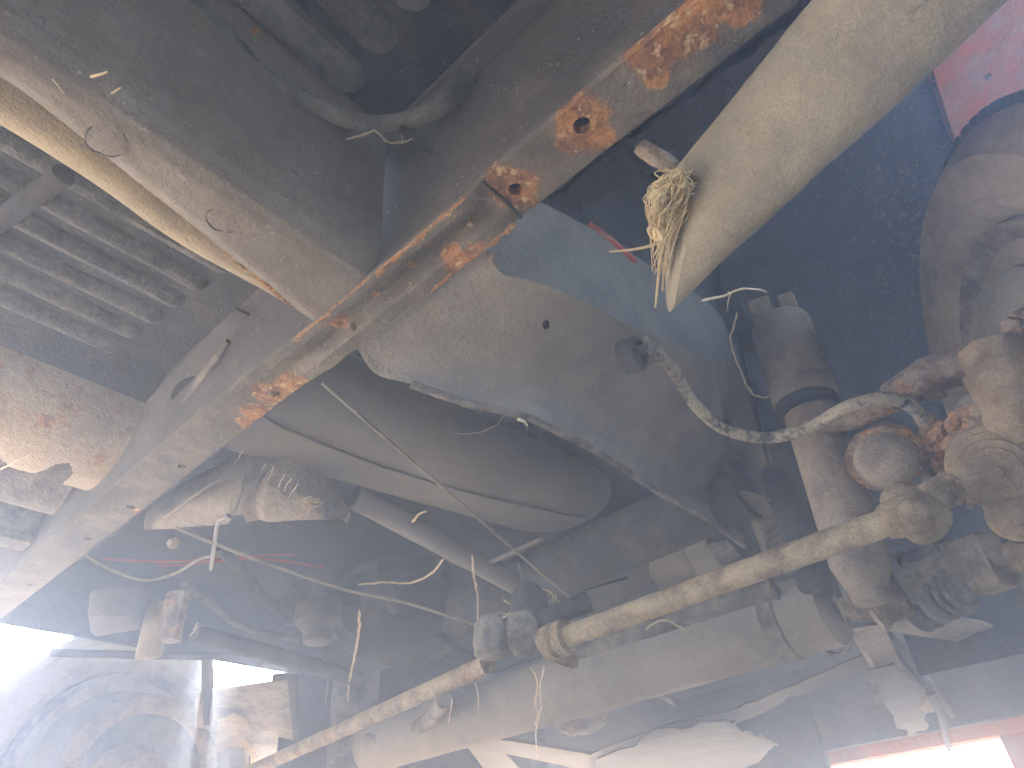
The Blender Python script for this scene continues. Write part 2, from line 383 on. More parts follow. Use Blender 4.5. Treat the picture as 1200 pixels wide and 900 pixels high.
# --- longitudinal frame rail, rear half: rounded bottom and side
def railyl(x): return .338 + .19*max(0, x)
def rail_sec(t, x):       # section from the left bottom edge round to the top of the right side
    yl = railyl(x); yr = .296
    pts = [(yl, .412), (yl-.002, .401), (yl-.01, .398), (yr+.022, .397), (yr+.012, .400), (yr+.004, .410), (yr, .425), (yr-.001, .47), (yr-.002, .585)]
    a = t*(len(pts)-1); i = min(int(a), len(pts)-2); k = a-i
    return pts[i][0]*(1-k)+pts[i+1][0]*k, pts[i][1]*(1-k)+pts[i+1][1]*k
def rail_rear(u, v):
    x = XR + (.236-XR)*(1-(1-u)**2); y, z = rail_sec(v, x)
    n_ = noise.noise(Vector((x*14, y*14, z*14)))*.0022
    return (x, y+n_, z+n_)
rl = part('frame_rail', sheet(rail_rear, 150, 48, (0, .003, .006)), M_rail, label='brown dust covered rear length of the frame rail')
for (px, py, rx, s) in ((262, 258, .0105, 1), (125, 165, .012, 2)):
    p = A(px, py, .3968)
    part('patch', blob(p, V(.011, .003, 0), V(-.004, rx, 0), V(0, 0, .0011), .35, 2.5, s, 3), M_rail, rl)
    ring = [p + V(.0105, .003, 0)*math.cos(a) + V(-.004, rx, 0)*math.sin(a) + noise.noise_vector(V(a*1.3, s, 0))*.0016 + V(0, 0, .0001) for a in [i*.21 for i in range(26)]]
    part('patch_crack', tube(ring, lambda t: .0003+.0006*abs(math.sin(t*7)), 5), M_dark, rl)
part('rust_lip', rough(tube([V(.145+.0035*i, railyl(.145+.0035*i)-.001, .403) for i in range(25)], lambda t: .0010+.0022*math.sin(3.14*t), 6), .002, 150), MATS['bare rusty edge'], rl)
part('rail_top', box(XR, .23, .298, .352, .56, .58), M_floor, rl)
# --- ochre pipe hugging the rail's left side
pp = crom([V(-1.6, .374, .449), V(-.4, .375, .449), V(0, .377, .449), V(.12, .392, .452), V(.232, .406, .457)], 10)
pipe = part('pipe', tube(pp, lambda t: .026-.007*sm(.75, 1, t), 22), M_gold, label='ochre dusty pipe running along the frame rail')
# --- dark flange strip left of the pipe and a small cross strut over the ribs
part('floor_stringer', rough(box(XR, .24, .416, .428, .480, .535, .004), .001, 30), M_dark)
part('strut', rough(tube(line(A(75, 205, .515), A(-40, 285, .515)), .0095, 12), .001, 60), M_dark)
# --- gusset brackets in the corner of rail and crossmember
g1 = [AX(300, 365, .236), AX(262, 352, .225), AX(180, 455, .225), AX(175, 480, .232), AX(205, 480, .243), AX(282, 400, .243)]
gs = part('gusset', rough(plate([A(275, 362, .505), A(300, 375, .50), A(262, 405, .487), A(215, 470, .475), A(180, 500, .47), A(172, 470, .50)], (.002, 0, .004)), .001, 50), M_web, label='dark corner gusset with black sheets in place of slots')
def arc_bracket(u, v):
    a = v; p = A(300, 385, .47).lerp(A(205, 500, .44), a); w_ = .018*math.sin(math.pi*a)+.004
    return p + V(-w_*.6, 0, w_*1.2)*(u-.5)*2
part('slot_shade', sheet(lambda u, v: A(278, 412, .478).lerp(A(212, 500, .446), v) + V(.0085, .002, 0)*(u-.5)*2*math.sin(math.pi*min(1, v*.9+.1))**.7, 6, 16, (0, 0, .004)), M_black, gs)  # black sheets on an uncut plate, the darkness of openings as colour
part('slot_shade', sheet(lambda u, v: A(232, 445, .483).lerp(A(200, 468, .478), v) + V(.009, .003, 0)*(u-.5)*2*math.sin(math.pi*min(1, v*.9+.1))**.7, 6, 10, (0, 0, .003)), M_black, gs)
part('rib', rough(tube(crom([A(268, 400, .474), A(235, 445, .466), A(215, 480, .455), A(207, 500, .444)], 6), lambda t: .003+.002*math.sin(3.14*t), 8), .0006, 90), M_dirty, gs)
part('rib', rough(tube(line(A(310, 378, .475), A(345, 398, .43), 6), .004, 8), .001, 90), M_web, gs)

# --- rusted-through outrigger skin at the left
def ragged(v): return .5+.5*noise.noise(Vector((v*7.5, 3.3, 0))) + .35*noise.noise(Vector((v*21, 1.3, 0))) + .2*noise.noise(Vector((v*60, 7, 0)))
def sill(u, v):
    x = -1.2 + (.262+1.2)*(1-(1-v)**2)
    d = max(0, min(1, ragged(x*.9)))
    bite = math.exp(-((x-.212)/.016)**4)*.62 + math.exp(-((x-.09)/.03)**2)*.2 + .16*noise.noise(Vector((x*90, .3, 0))) + .10*noise.noise(Vector((x*230, 4, 0)))
    am = R(128) - R(52)*d*.75 - R(60)*bite
    a = -R(30) + (am+R(30))*u
    rr = .088 + .002*noise.noise(Vector((x*16, a*2, 0)))
    return (x, .835 - rr*math.cos(a), .535 - .088*.35 - rr*math.sin(a)*.95 + .02)
part('outrigger', sheet(sill, 40, 320, (0, .0022, .0025)), M_rustpan, label='tan outrigger skin rusted through along a ragged edge')
def sill2(u, v):
    x = -1.2 + (.255+1.2)*v; return (x, .90 + .10*u, .50 - .05*math.sin(u*2.6))
part('inner_sill', sheet(sill2, 12, 30, (0, 0, .004)), M_dirty)
part('inner_sill', rough(box(-1.2, .26, 1.02, 1.06, .43, .535), .002, 20), M_dirty)

# --- body side sills, front panel, bulkhead (the shell that shades the underside)
def bodyside(y, sgn, zs=.42):
    for (x0, x1, z0, z1) in ((XR, .30, zs, 1.0), (.30, 1.22, .70, 1.0), (1.22, 2.02, .20, 1.0)):
        part('side_panel', box(x0, x1-.002, min(y, y+sgn*.02), max(y, y+sgn*.02), z0, z1, .004), M_seal)
        part('outer_skin', box(x0, x1-.002, min(y+sgn*.021, y+sgn*.026), max(y+sgn*.021, y+sgn*.026), z0+.004, z1, .001), M_red)
bodyside(1.52, 1); bodyside(-.36, -1, .20)
part('rear_valance', box(XR-.03, XR-.001, -.36, 1.52, .50, 1.0), M_red)
part('bulkhead', box(.30, 1.99, -.33, 1.50, .80, .83), M_seal)

# --- front floor in front of the crossmember (between the wheel houses)
def ffloor(u, v):
    x = .262 + 1.74*u; y = .20 + 1.16*v
    z = .545 + .012*math.sin(x*11)*sm(.5, .7, y) + .004*noise.noise(Vector((x*7, y*7, 0)))
    return (x, y, z)
part('front_floor', sheet(ffloor, 60, 50, (0, 0, .006)), M_seal, label='dark undersealed front floor over the axle')
# --- front rail: tilted bottom face with a curved lip, kick-up side face
lip = [V(.286, .385, .404), A(440, 438, .393), A(482, 450, .380), A(545, 472, .371), A(620, 490, .369), A(700, 530, .372), A(770, 575, .378), A(835, 612, .378), A(872, 640, .378)]
mid = [V(.276, .325, .406), A(470, 400, .402), A(530, 415, .400), A(600, 440, .399), A(660, 460, .402), A(740, 500, .415), A(800, 545, .425), A(850, 585, .43), A(880, 612, .43)]
top = [V(.262, .218, .410), A(585, 318, .398), A(625, 330, .402), A(680, 352, .412), A(735, 380, .43), A(790, 405, .45), A(835, 432, .468), A(850, 500, .475), A(878, 560, .475)]
def mixrow(a, b, t): return [p.lerp(q, t) for p, q in zip(a, b)]
rows = [lip, mixrow(lip, mid, .18), mixrow(lip, mid, .45), mid, mixrow(mid, top, .5), top]
rows[1] = [p+V(0, 0, .010*min(1, i/3)) for i, p in enumerate(rows[1])]; rows[2] = [p+V(0, 0, .006*min(1, i/3)) for i, p in enumerate(rows[2])]
fr = part('frame_rail', loft(rows, (0, .002, .005), 8), M_railfront, label='grey front length of the frame rail with a curved bottom lip')
part('lip', rough(tube(crom(lip[2:], 8), .0038, 8), .0012, 110), M_dirty, fr)
side2 = [p + V(.012, -.006, .14) for p in top]
for i, (px, py) in enumerate(((600, 225), (640, 240), (700, 272), (760, 310), (810, 340), (845, 370), (870, 410), (885, 470), (905, 540))):
    side2[i] = AY(px, py, .195)
part('rail_side', loft([[p+V(0, 0, .001) for p in top], mixrow(top, side2, .5), side2], (0, .004, .002), 8), M_railside, fr)
side3 = [p+V(0, -.02, .25) for p in side2]
part('rail_side', loft([[p+V(0, .003, -.002) for p in side2], side3], (0, .004, .002), 6), M_seal, fr)
p = A(640, 382, .402); part('drain_hole', lathe(p, (0, 0, -1), [(-.004, .003), (.0015, .003), (.0015, .0018), (-.002, .0018)], 10), M_black, fr)

# --- right wheel house: rough undersealed vault, with flaking red paint outboard
WC = V(.75, -.06, .26); ST = R(16)
def vault(u, v, r=.47, y0=-.36, y1=.22):
    a = R(30) + R(158)*u; n_ = .004*noise.noise(Vector((u*30, v*16, 0)))
    return (.76 - (r+n_)*math.cos(a), y0+(y1-y0)*v, .28 + (r+n_)*math.sin(a)*.98)
part('wheel_house', sheet(lambda u, v: vault(u, v, .47, -.145, .22), 90, 50, (0, 0, .006)), M_arch, label='coarse black undersealed wheel house over the right wheel')
part('wheel_house', sheet(lambda u, v: vault(u, v, .471, -.36, -.1445), 90, 24, (0, 0, .006)), M_redpanel, label='flaking red paint on the outer wheel house')
def seamf(u, v):
    q = Vector(vault(.0+.75*v, 0, .458, 0, 0)); return (q.x, -.148 - .02*u, q.z)
part('seam_strip', sheet(seamf, 3, 40, (0, 0, .010)), M_redpanel)
# mud crumbs flung onto the wheel house
cr = []; rn = random.Random(3)
for i in range(420):
    u = rn.gauss(.45, .12); v = rn.gauss(.45, .22)
    q = Vector(vault(u, v, .466, -.16, .05)); s = rn.uniform(.0008, .0028)*(1 if rn.random() < .85 else 1.6)
    cr.append(blob(q, V(s*rn.uniform(.6, 1.8), s*rn.uniform(-.8, .8), 0), V(0, s*rn.uniform(.6, 2), 0), V(0, 0, s), .5, 2, i, 1))
part('mud_crumbs', cr, mat('crumbly mud', (.13, .11, .085), dust=.3, bump=.5, dustcol=(.26, .22, .17)), kind='stuff')
# front closing wall of the house and inner wall
part('wheel_house_wall', sheet(lambda u, v: (.28+.98*u, .222+.006*noise.noise(Vector((u*12, v*9, 0))), .50+.30*v), 30, 14, (0, .005, 0)), M_seal)
part('wheel_house_wall', sheet(lambda u, v: (.28+1.2*u, 1.30, .412+.388*v), 10, 4, (0, .005, 0)), M_seal)
part('wheel_house_wall', sheet(lambda u, v: (.85+.63*u, 1.296+.006*math.sin(u*9), .04+.40*v), 20, 10, (0, .003, 0)), M_seal)
def vault2(u, v):
    a = R(-8) + R(196)*u; return (.76 - .47*math.cos(a), 1.31+.22*v, .30 + .46*math.sin(a))
part('wheel_house', sheet(vault2, 40, 8, (0, 0, .006)), M_seal, label='far wheel house over the left wheel')

part('floor_extension', sheet(lambda u, v: (.262+.135*u, -.36+.58*v, .556-.03*u+.003*noise.noise(Vector((u*9, v*30, 0)))), 8, 40, (0, 0, .006)), M_arch)
# --- big tan duct ending at upper right, rounded closed end
dL0, dL1 = A(806, 192, .345), A(962, 0, .335); dR0, dR1 = A(781, 364, .325), A(1172, 0, .300)
def duct():
    VV, FF = [], []; n = 40; L = 40
    for i in range(L+1):
        t = i/L*2.6; a = dL0.lerp(dL1, t); b = dR0.lerp(dR1, t)
        for j in range(n):
            k = j/n; under = k < .5; w_ = k*2 if under else 2-k*2
            w_ = .5-.5*math.cos(math.pi*w_) if True else w_
            bulge = max(0, 4*w_*(1-w_))**.55
            q = a.lerp(b, w_) + zz*(-.020*bulge if under else .030*bulge)
            q += V(0, .0, 1)*.0025*noise.noise(q*14) + noise.noise_vector(q*40)*.0008
            if i == 0: q += (a-dL1).normalized()*(.006*noise.noise(q*35) - .006*bulge*0)
            VV.append(q)
    for i in range(L):
        for j in range(n):
            k = (j+1) % n; FF.append((i*n+j, i*n+k, (i+1)*n+k, (i+1)*n+j))
    FF += [tuple(range(n))[::-1], tuple(L*n+j for j in range(n))]; return VV, FF
part('air_duct', duct(), M_tan, label='wide tan dust coated duct with a slanted end')
part('rusty_stub', rough(tube(line(A(752, 172, .40), A(800, 205, .37), 8), .006, 10), .0018, 140), M_rusty, label='rusty rod stub beside the duct end')
part('red_cable', tube(crom([A(690, 262, .44), A(715, 280, .43), A(745, 306, .425)], 6), .0024, 8), M_redwire)
part('floor_bracket', rough(plate([A(715, 150, .52), A(735, 150, .52), A(800, 232, .50), A(785, 245, .50)], (0, 0, .006)), .001, 40), M_seal)

# --- hose by the ribs upper middle
hp_ = crom([V(.02, .288, .55), A(300, 80, .535), A(345, 108, .525), A(400, 138, .515), A(440, 145, .512), A(485, 138, .512), A(515, 122, .515), A(540, 100, .53), A(550, 75, .56)], 8)
hs = part('hose', tube(hp_, lambda t: .0068+.0028*sm(.55, .8, t), 14, wob=.12), M_rubber, label='dusty rubber hose crossing the floor ribs')
part('clip', rough(tube(line(A(470, 150, .502), A(520, 190, .50), 5), .004, 8), .001, 90), M_dark, hs)
for (x, y, r) in ((282, 57, .0055), (299, 36, .003)):
    q = A(x, y, .553); part('rust_blister', blob(q, V(r, 0, 0), V(0, r, 0), V(0, 0, .003), .4, 2.5, x, 2), MATS['bare rusty edge'])

# --- right front wheel, steered
def wheel(c, st, flip, blocks=True, q=1.0):
    """c is the centre of the inner face; flip +1 when the outside lies towards -Y"""
    n_in = V(-math.sin(st), math.cos(st), 0)*flip; out = -n_in
    dish = part('wheel', lathe(c, out, [(a_*q, b_*q) for a_, b_ in [(.03, .05), (.032, .19), (.02, .205), (0, .235), (.012, .238), (.03, .225), (.06, .215), (.14, .215), (.15, .23), (.155, .235), (.155, .19), (.12, .18), (.12, .05)]], 48), M_dirty)
    t = [(.012, .236), (-.004, .245), (-.010, .252), (-.013, .254), (-.013, .258), (-.010, .262), (-.0125, .275), (-.0130, .292), (-.0155, .295), (-.0155, .299), (-.011, .302), (-.004, .312), (.010, .326), (.03, .330), (.12, .330), (.145, .324), (.158, .306), (.166, .28), (.16, .25), (.145, .236)]
    ty = part('tyre', lathe(c, out, [(a_*q, b_*q) for a_, b_ in t], 96, .002), M_tyre, dish, label='tyre with tan dust on its inner sidewall' if flip > 0 else None)
    ms = []; up = zz; f_ = V(math.cos(st), math.sin(st), 0)
    for k in range(84):
        an = 2*math.pi*k/84; rd = f_*math.cos(an)+up*math.sin(an); tg = -f_*math.sin(an)+up*math.cos(an)
        for (o_, hw) in ((.028, .014), (.060, .013), (.095, .013), (.126, .014)):
            ms.append(obox(c + out*o_ + rd*.331 + tg*(.004 if o_ in (.06, .126) else 0), out*hw, tg*.0085, rd*.005, 0))
    if not blocks: ms = [lathe(c+out*o_*q, out, [(-.012*q, .328*q), (-.012*q, .335*q), (.012*q, .335*q), (.012*q, .328*q)], 72) for o_ in (.028, .060, .095, .126)]
    part('tread', ms, M_tread, dish)
    part('brake_plate', lathe(c - out*.012, out, [(a_*q, b_*q) for a_, b_ in [(0, .05), (.0, .12), (-.006, .135), (-.006, .165), (.004, .182), (.010, .194), (.040, .198), (.04, .05)]], 56, .004), M_plate, dish)
    return dish
wr = wheel(WC, ST, 1)
STL = R(4)
wl = wheel(V(.60, 1.38, .20), STL, -1, False, .82)
# bright ring and hub lumps of the far wheel
lw = V(.60, 1.38, .20); nin = V(math.sin(STL), -math.cos(STL), 0)
part('hub', [lathe(lw, nin, [(0, .07), (.03, .07), (.05, .05), (.09, .045), (.1, .02)], 24, .03)], M_caked, wl)

# --- knuckle, links and brackets beside the right wheel
kb = part('steering_knuckle', [rough(obox(A(1188, 470, .30), V(.012, -.018, .004), V(.015, .010, .004), V(-.006, 0, .036), .006, 3), .0022, 90),
      rough(tube(crom([A(1165, 415, .335), A(1180, 450, .305), A(1195, 500, .28), A(1215, 545, .262)], 6), lambda t: .026-.006*t+.002*math.cos(t*22), 24), .0018, 90)], M_hub, label='mud caked steering knuckle next to the brake plate')
for (x, y, dz, r) in ((1172, 432, .318, .0075), (1196, 452, .300, .0065), (1160, 500, .288, .007), (1186, 520, .272, .006)):
    q = A(x, y, dz); n_ = (q*-1).normalized()
    part('bolt', rough(lathe(q - n_*.004, n_, [(0, r*1.35), (.010, r*1.35), (.0105, r), (.017, r), (.019, r*.5)], 6), .0006, 120), M_hub, kb)
part('boss', rough(lathe(A(1190, 382, .345), V(-.6, .5, -.35), [(-.02, .012), (0, .012), (.001, .009), (.008, .009), (.009, .004)], 6), .0014, 90), M_rusty, kb)
part('kingpin_ring', lathe(A(1165, 548, .255), (A(1165, 548, .255)*-1).normalized()+V(0, .15, -.35), [(-.03, .020), (-.012, .033), (-.011, .036), (-.004, .036), (-.003, .031), (.001, .031), (.002, .026), (.006, .026), (.0065, .020), (.010, .020), (.012, .012), (.0125, .007), (.017, .0065), (.018, .001)], 40, .008), M_hub, kb)
part('grease_cap', lathe(A(1190, 605, .222), V(-.75, -.1, -.35), [(-.03, .018), (-.006, .021), (.004, .0205), (.011, .016), (.016, .009), (.0175, .001)], 26, .02), M_hub, kb)
part('grease_cap', lathe(A(1205, 655, .215), V(-.6, -.2, -.5), [(-.02, .014), (-.004, .016), (0, .016), (.001, .012), (.008, .010), (.010, .002)], 20, .01), M_hub, kb)
# upper link
ul = part('upper_link', rough(tube(crom([A(960, 505, .40), A(1005, 490, .385), A(1050, 463, .375), A(1090, 440, .37), A(1135, 425, .365)], 6), lambda t: .012+.010*sm(.2, .7, t), 16, flat=(1, .75)), .0035, 80), M_rusty, label='rust scaled upper link arm')
part('curl', rough(tube([A(1040, 452, .372)+V(.004*math.cos(a), 0, .004*math.sin(a)) for a in [i*.55 for i in range(11)]], .0016, 6), .0004, 90), M_hub, ul)
part('crust', [blob(A(1062, 470, .358), V(.013, 0, 0), V(0, .008, 0), V(0, 0, .005), .5, 2.5, 31), blob(A(1095, 462, .353), V(.012, -.004, 0), V(0, .008, 0), V(0, 0, .005), .5, 2.5, 12)], M_hub, ul)
# second link under it
l2 = part('link_pin', [rough(tube(crom([A(1040, 545, .325), A(1080, 520, .32), A(1120, 500, .315), A(1165, 470, .31)], 5), lambda t: .012+.003*math.sin(9*t), 12), .005, 70),
                      rough(tube(crom([A(1095, 495, .33), A(1100, 530, .31), A(1112, 560, .295), A(1118, 585, .28)], 5), lambda t: .011-.004*t, 12), .005, 80)], M_rusty, label='rusted link pin and eye bolts')
def eye_ring(p, axv, r, tr_):
    axv = Vector(axv).normalized(); X = axv.cross(zz).normalized(); Y = axv.cross(X)
    return tube([Vector(p)+(X*math.cos(a)+Y*math.sin(a))*r for a in [i*2*math.pi/20 for i in range(21)]], tr_, 8, caps=False)
rn = random.Random(14)
for i, (x, y, dz, r) in enumerate(((1085, 528, .318, .011), (1108, 512, .312, .012), (1130, 500, .308, .012), (1100, 558, .296, .010), (1126, 548, .290, .012), (1075, 545, .312, .009), (1142, 522, .29, .012), (1135, 578, .272, .011))):
    axv = Vector((rn.uniform(-1, 1), rn.uniform(-1, 0), rn.uniform(-1, .2))).normalized(); q = A(x, y, dz)
    if i % 2: part('eye_bolt', rough(eye_ring(q, axv, r, r*.38), .0016, 90, i), M_rusty, l2)
    part('pin', rough(lathe(q-axv*.014, axv, [(0, r*.55), (.003, r*.95), (.008, r*.95), (.009, r*.6), (.020, r*.6), (.021, r), (.026, r), (.028, r*.4)], 12), .0014, 110, i), M_rusty if i % 3 else M_hub, l2)
part('spring_clip', [tube([A(1122, 560, .285)+V(.010*math.cos(a), .004*math.sin(a*.5), .012*math.sin(a)-.0006*i) for i, a in enumerate([k*.45 for k in range(30)])], .0011, 6)], M_brass, l2)
# bump rubber
bp_ = A(1036, 535, .315); ax = (V(-.55, -.1, -.75)).normalized()
br = part('bump_stop', lathe(bp_, ax, [(-.02, .020), (-.006, .030), (0, .0335), (.004, .0325), (.006, .029), (.014, .0275), (.022, .024), (.029, .016), (.032, .006), (.0325, .001)], 32, .02), M_shock, label='domed bump stop with a crusty rim')
part('rim', rough(lathe(bp_, ax, [(-.004, .030), (.0, .0350), (.005, .0350), (.0065, .030)], 32), .0022, 90), M_rusty, br)
# lower links, collar, nut, coil
ll = part('lower_link', [rough(tube(crom([A(1015, 708, .232), A(1050, 690, .236), A(1095, 672, .24), A(1140, 655, .24), A(1200, 640, .24)], 6), lambda t: .019+.006*math.sin(2.6*t+.3), 18), .0022, 70)], M_shock, label='dirty lower link arm')
part('housing', rough(lathe(A(1060, 678, .245), A(1130, 648, .25)-A(1060, 678, .245), [(0, .018), (.002, .026), (.010, .027), (.011, .023), (.040, .024), (.041, .029), (.050, .029), (.052, .020)], 20), .0022, 70), M_dirty, ll)
part('housing', rough(obox(A(1152, 662, .232), V(.016, -.008, 0), V(.008, .015, 0), V(-.004, 0, .026), .005, 2), .0022, 80), M_shock, ll)
part('collar', rough(lathe(A(1032, 700, .225), A(1000, 712, .22)-A(1060, 685, .23), [(-.022, .022), (-.02, .027), (.004, .028), (.008, .031), (.013, .031), (.015, .026), (.018, .018)], 26), .0016, 60), M_rusty, ll, label='rust red clamp collar')
part('nut', lathe(A(1003, 708, .22), A(1000, 712, .22)-A(1060, 685, .23), [(-.006, .015), (.004, .015), (.006, .012), (.014, .012), (.016, .004)], 6), M_dirty, ll)
for k in range(6):
    q = A(1078+k*9, 716-k*5, .212); part('bellows_ring', lathe(q, A(1130, 690, .21)-A(1080, 715, .21), [(-.003, .019), (0, .0225), (.003, .019)], 26), M_dirty if k != 2 else M_tie, ll)
part('bolt', lathe(A(1130, 715, .205), V(-.3, 0, -1), [(-.02, .012), (.0, .012), (.004, .006)], 8), M_hub, ll)
part('bracket', rough(plate([A(1165, 590, .25), A(1185, 580, .25), A(1215, 690, .225), A(1200, 720, .225), A(1178, 660, .235)], (.005, 0, .003)), .002, 60), M_dark, kb)

# --- shock absorber: vertical
sb = V(.765, .150, .235); st_ = V(.765, .128, .600)
sa = part('shock_absorber', rough(lathe(st_.lerp(sb, .06), sb-st_, [(0, .010), (.002, .028), (.006, .035), (.012, .037), (.125, .038), (.130, .037), (.132, .033), (.132, .02)], 36), .0007, 110), M_shock, label='brown shock absorber standing upright by the wheel')
part('dust_seal', lathe(st_.lerp(sb, .06)+(sb-st_).normalized()*.128, sb-st_, [(0, .0355), (.005, .0365), (.014, .0365), (.018, .033), (.018, .022)], 36), M_black, sa)
part('lower_tube', rough(lathe(st_.lerp(sb, .06)+(sb-st_).normalized()*.14, sb-st_, [(0, .0285), (.02, .0295), (.19, .0300), (.2, .026), (.215, .02), (.23, .018)], 36), .0007, 110), M_shock, sa)
tp = st_ + V(0, 0, .012)
part('eye', lathe(tp+V(-.004, .030, -.01), V(.25, -1, 0), [(0, .017), (.002, .020), (.026, .020), (.028, .017)], 20, .04), M_caked, sa)
part('washer', lathe(tp+V(.003, -.0005, -.01), V(.25, -1, 0), [(0, .020), (.004, .020)], 20, .03), M_dark, sa)
part('nut', lathe(tp+V(.005, -.007, -.01), V(.25, -1, 0), [(0, .0145), (.018, .0145), (.02, .010)], 6), M_caked, sa)
part('shock_mount', [rough(obox(tp+V(.02, .062, .0), V(.022, 0, 0), V(0, .026, 0), V(0, 0, .030), .006), .004, 40)], M_dark)
# --- brake hose
bh = [AY(766, 412, .186), A(790, 436, .415), A(815, 475, .395), A(850, 503, .375), A(900, 513, .36), A(950, 500, .35), A(990, 478, .345), A(1030, 467, .342), A(1062, 473, .338), A(1085, 492, .33)]
hb = part('brake_hose', tube(crom(bh, 8), .0062, 14, wob=.10), M_hose, label='flaking brake hose looping from the rail to the wheel')
part('hose_union', [lathe(AY(752, 408, .192), bh[1]-bh[0], [(-.01, .010), (.004, .010), (.006, .0135), (.016, .0135), (.018, .009), (.034, .0085)], 6)], M_dirty, hb)
part('bracket', rough(lathe(AY(745, 415, .194), V(.1, -1, -.2), [(-.012, .016), (.003, .016), (.006, .013), (.006, .010), (0, .010)], 22), .002, 80), M_dark, hb)
part('fitting', lathe(A(1082, 489, .332), A(1098, 512, .322)-A(1082, 489, .332), [(-.002, .006), (0, .0085), (.014, .0085), (.015, .011), (.024, .011), (.028, .007)], 8), M_brass, hb)
# --- stained inner bracket right below hose/rail end
part('rail_horn', rough(plate([A(850, 540, .44), A(905, 600, .42), A(925, 690, .37), A(880, 690, .36), A(835, 640, .38)], (.02, .02, .012)), .005, 30), M_dark)
part('rail_horn', rough(plate([A(872, 575, .40), A(925, 590, .40), A(945, 640, .38), A(900, 650, .37)], (.006, .01, .008)), .004, 40), M_dirty)

# --- front axle: two torsion tubes
M_axle = mat('pale dusty axle tube', (.20, .18, .155), dust=.7, grime=.05, bump=.4, scale=8, dustcol=(.36, .315, .25))
ax1 = part('axle_tube', rough(tube(line(V(.93, .235, .262), V(.985, 1.22, .262), 40), .047, 32), .0016, 14), M_axle, label='large lower axle tube')
for y in (.30,): part('weld_ring', lathe(V(.93+.056*(y-.235), y, .262), V(.056, 1, 0), [(-.012, .047), (-.01, .0495), (.01, .0495), (.012, .047)], 32), M_dirty, ax1)
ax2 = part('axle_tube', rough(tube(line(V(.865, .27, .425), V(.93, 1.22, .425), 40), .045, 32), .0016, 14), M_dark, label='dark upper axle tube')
part('axle_end', rough(obox(V(.92, .235, .36), V(.045, 0, 0), V(0, .016, 0), V(0, 0, .09), .012, 3), .006, 25), M_dark)
part('axle_end', rough(obox(V(.955, 1.20, .33), V(.055, 0, 0), V(0, .022, 0), V(0, 0, .14), .02, 3), .005, 25), M_dirty)
# strap loop hanging below the axle end
part('strap', loft([crom([A(885, 665, .30), A(915, 705, .275), A(945, 745, .25), A(972, 768, .238), A(992, 760, .238), A(990, 728, .25), A(978, 700, .262)], 6),
                   [p+V(.016, -.004, .004) for p in crom([A(885, 665, .30), A(915, 705, .275), A(945, 745, .25), A(972, 768, .238), A(992, 760, .238), A(990, 728, .25), A(978, 700, .262)], 6)]], (.001, .001, .003), 1), M_dark, label='dark strap loop below the axle end')
part('strap_edge', rough(tube(crom([A(885, 665, .30), A(915, 705, .275), A(945, 745, .25), A(972, 768, .238), A(992, 760, .238), A(990, 728, .25), A(978, 700, .262)], 6), .0022, 8), .0006, 90), M_dirty)
part('axle_skin', [blob(A(905, 735, .285), V(.03, -.01, 0), V(.01, .035, 0), V(0, 0, .035), .2, 2, 14)], M_dirty)

# --- tie rods and centre lever
t0, t1 = A(648, 752, .215), A(1066, 602, .215)
M_rod = mat('mottled dusty rod', (.16, .11, .075), dust=.62, rust=.40, grime=.4, bump=.8, bscale=150, scale=36, soft=.8, dustcol=(.44, .345, .21))
tr = part('tie_rod', rough(tube(line(t0, t1, 50), .0112, 20), .0005, 70), M_rod, label='long pale dust coated tie rod to the right wheel')
d = (t1-t0).normalized()
part('rod_end', rough(lathe(t1-d*.02, d, [(0, .0125), (.006, .0155), (.02, .0165), (.032, .015), (.036, .008)], 22), .001, 80), M_hub, tr)
part('ball_joint', lathe(A(1078, 605, .214), V(-.35, -.35, -.85), [(-.03, .014), (-.016, .018), (0, .0195), (.003, .0180), (.004, .0195), (.012, .0185), (.015, .013), (.016, .002)], 28, .006), M_hub, tr)
part('grease_face', lathe(t1+V(-.014, -.004, -.005), V(-.8, -.25, -.45), [(-.01, .011), (.002, .011), (.004, .009), (.0045, .001)], 20, .03), M_hub, tr)
for k in range(6): part('boot_ring', lathe(A(1086+k*5, 590-k*4, .222+.004*k), A(1116, 566, .246)-A(1086, 590, .222), [(-.002, .0115-.0006*k), (0, .0150-.0006*k), (.002, .0115-.0006*k)], 20), M_hub, tr)
part('clamp', [rough(lathe(t0+d*.004, d, [(-.014, .013), (-.012, .018), (0, .019), (.004, .0155), (.008, .019), (.016, .018), (.018, .013)], 20), .0016, 80),
               rough(tube(line(A(650, 768, .207), A(672, 776, .205), 4), .008, 8), .001, 90)], M_hub, tr)
b0, b1 = A(572, 778, .215), A(290, 905, .228)
t2 = part('tie_rod', rough(tube(line(b0, b1+(b1-b0)*.25, 50), .0108, 20), .0005, 70), M_rod, label='tie rod running off to the far left wheel')
part('ball_joint', rough(lathe(A(575, 755, .225), V(-.05, 0, -1), [(-.03, .012), (-.022, .018), (0, .0195), (.006, .018), (.010, .0185), (.014, .013), (.015, .001)], 24), .0008, 80), M_dirty, t2)
part('ball_joint', rough(lathe(A(613, 752, .225), V(.05, 0, -1), [(-.03, .014), (-.022, .018), (0, .0195), (.006, .017), (.010, .014), (.014, .011), (.015, .001)], 24), .0008, 80), M_dirty, tr)
part('swing_lever', rough(tube(crom([A(565, 745, .245), A(600, 735, .25), A(640, 725, .256), A(690, 705, .27)], 5), lambda t: .016, 14, flat=(1, .7)), .002, 50), M_dark, label='swing lever joining the tie rods')
part('lever_post', rough(lathe(A(620, 715, .27), V(.2, 0, 1), [(-.02, .022), (0, .024), (.02, .02), (.03, .012)], 22), .003, 40), M_dark)
dl0, dl1 = A(655, 770, .235), A(905, 690, .25)
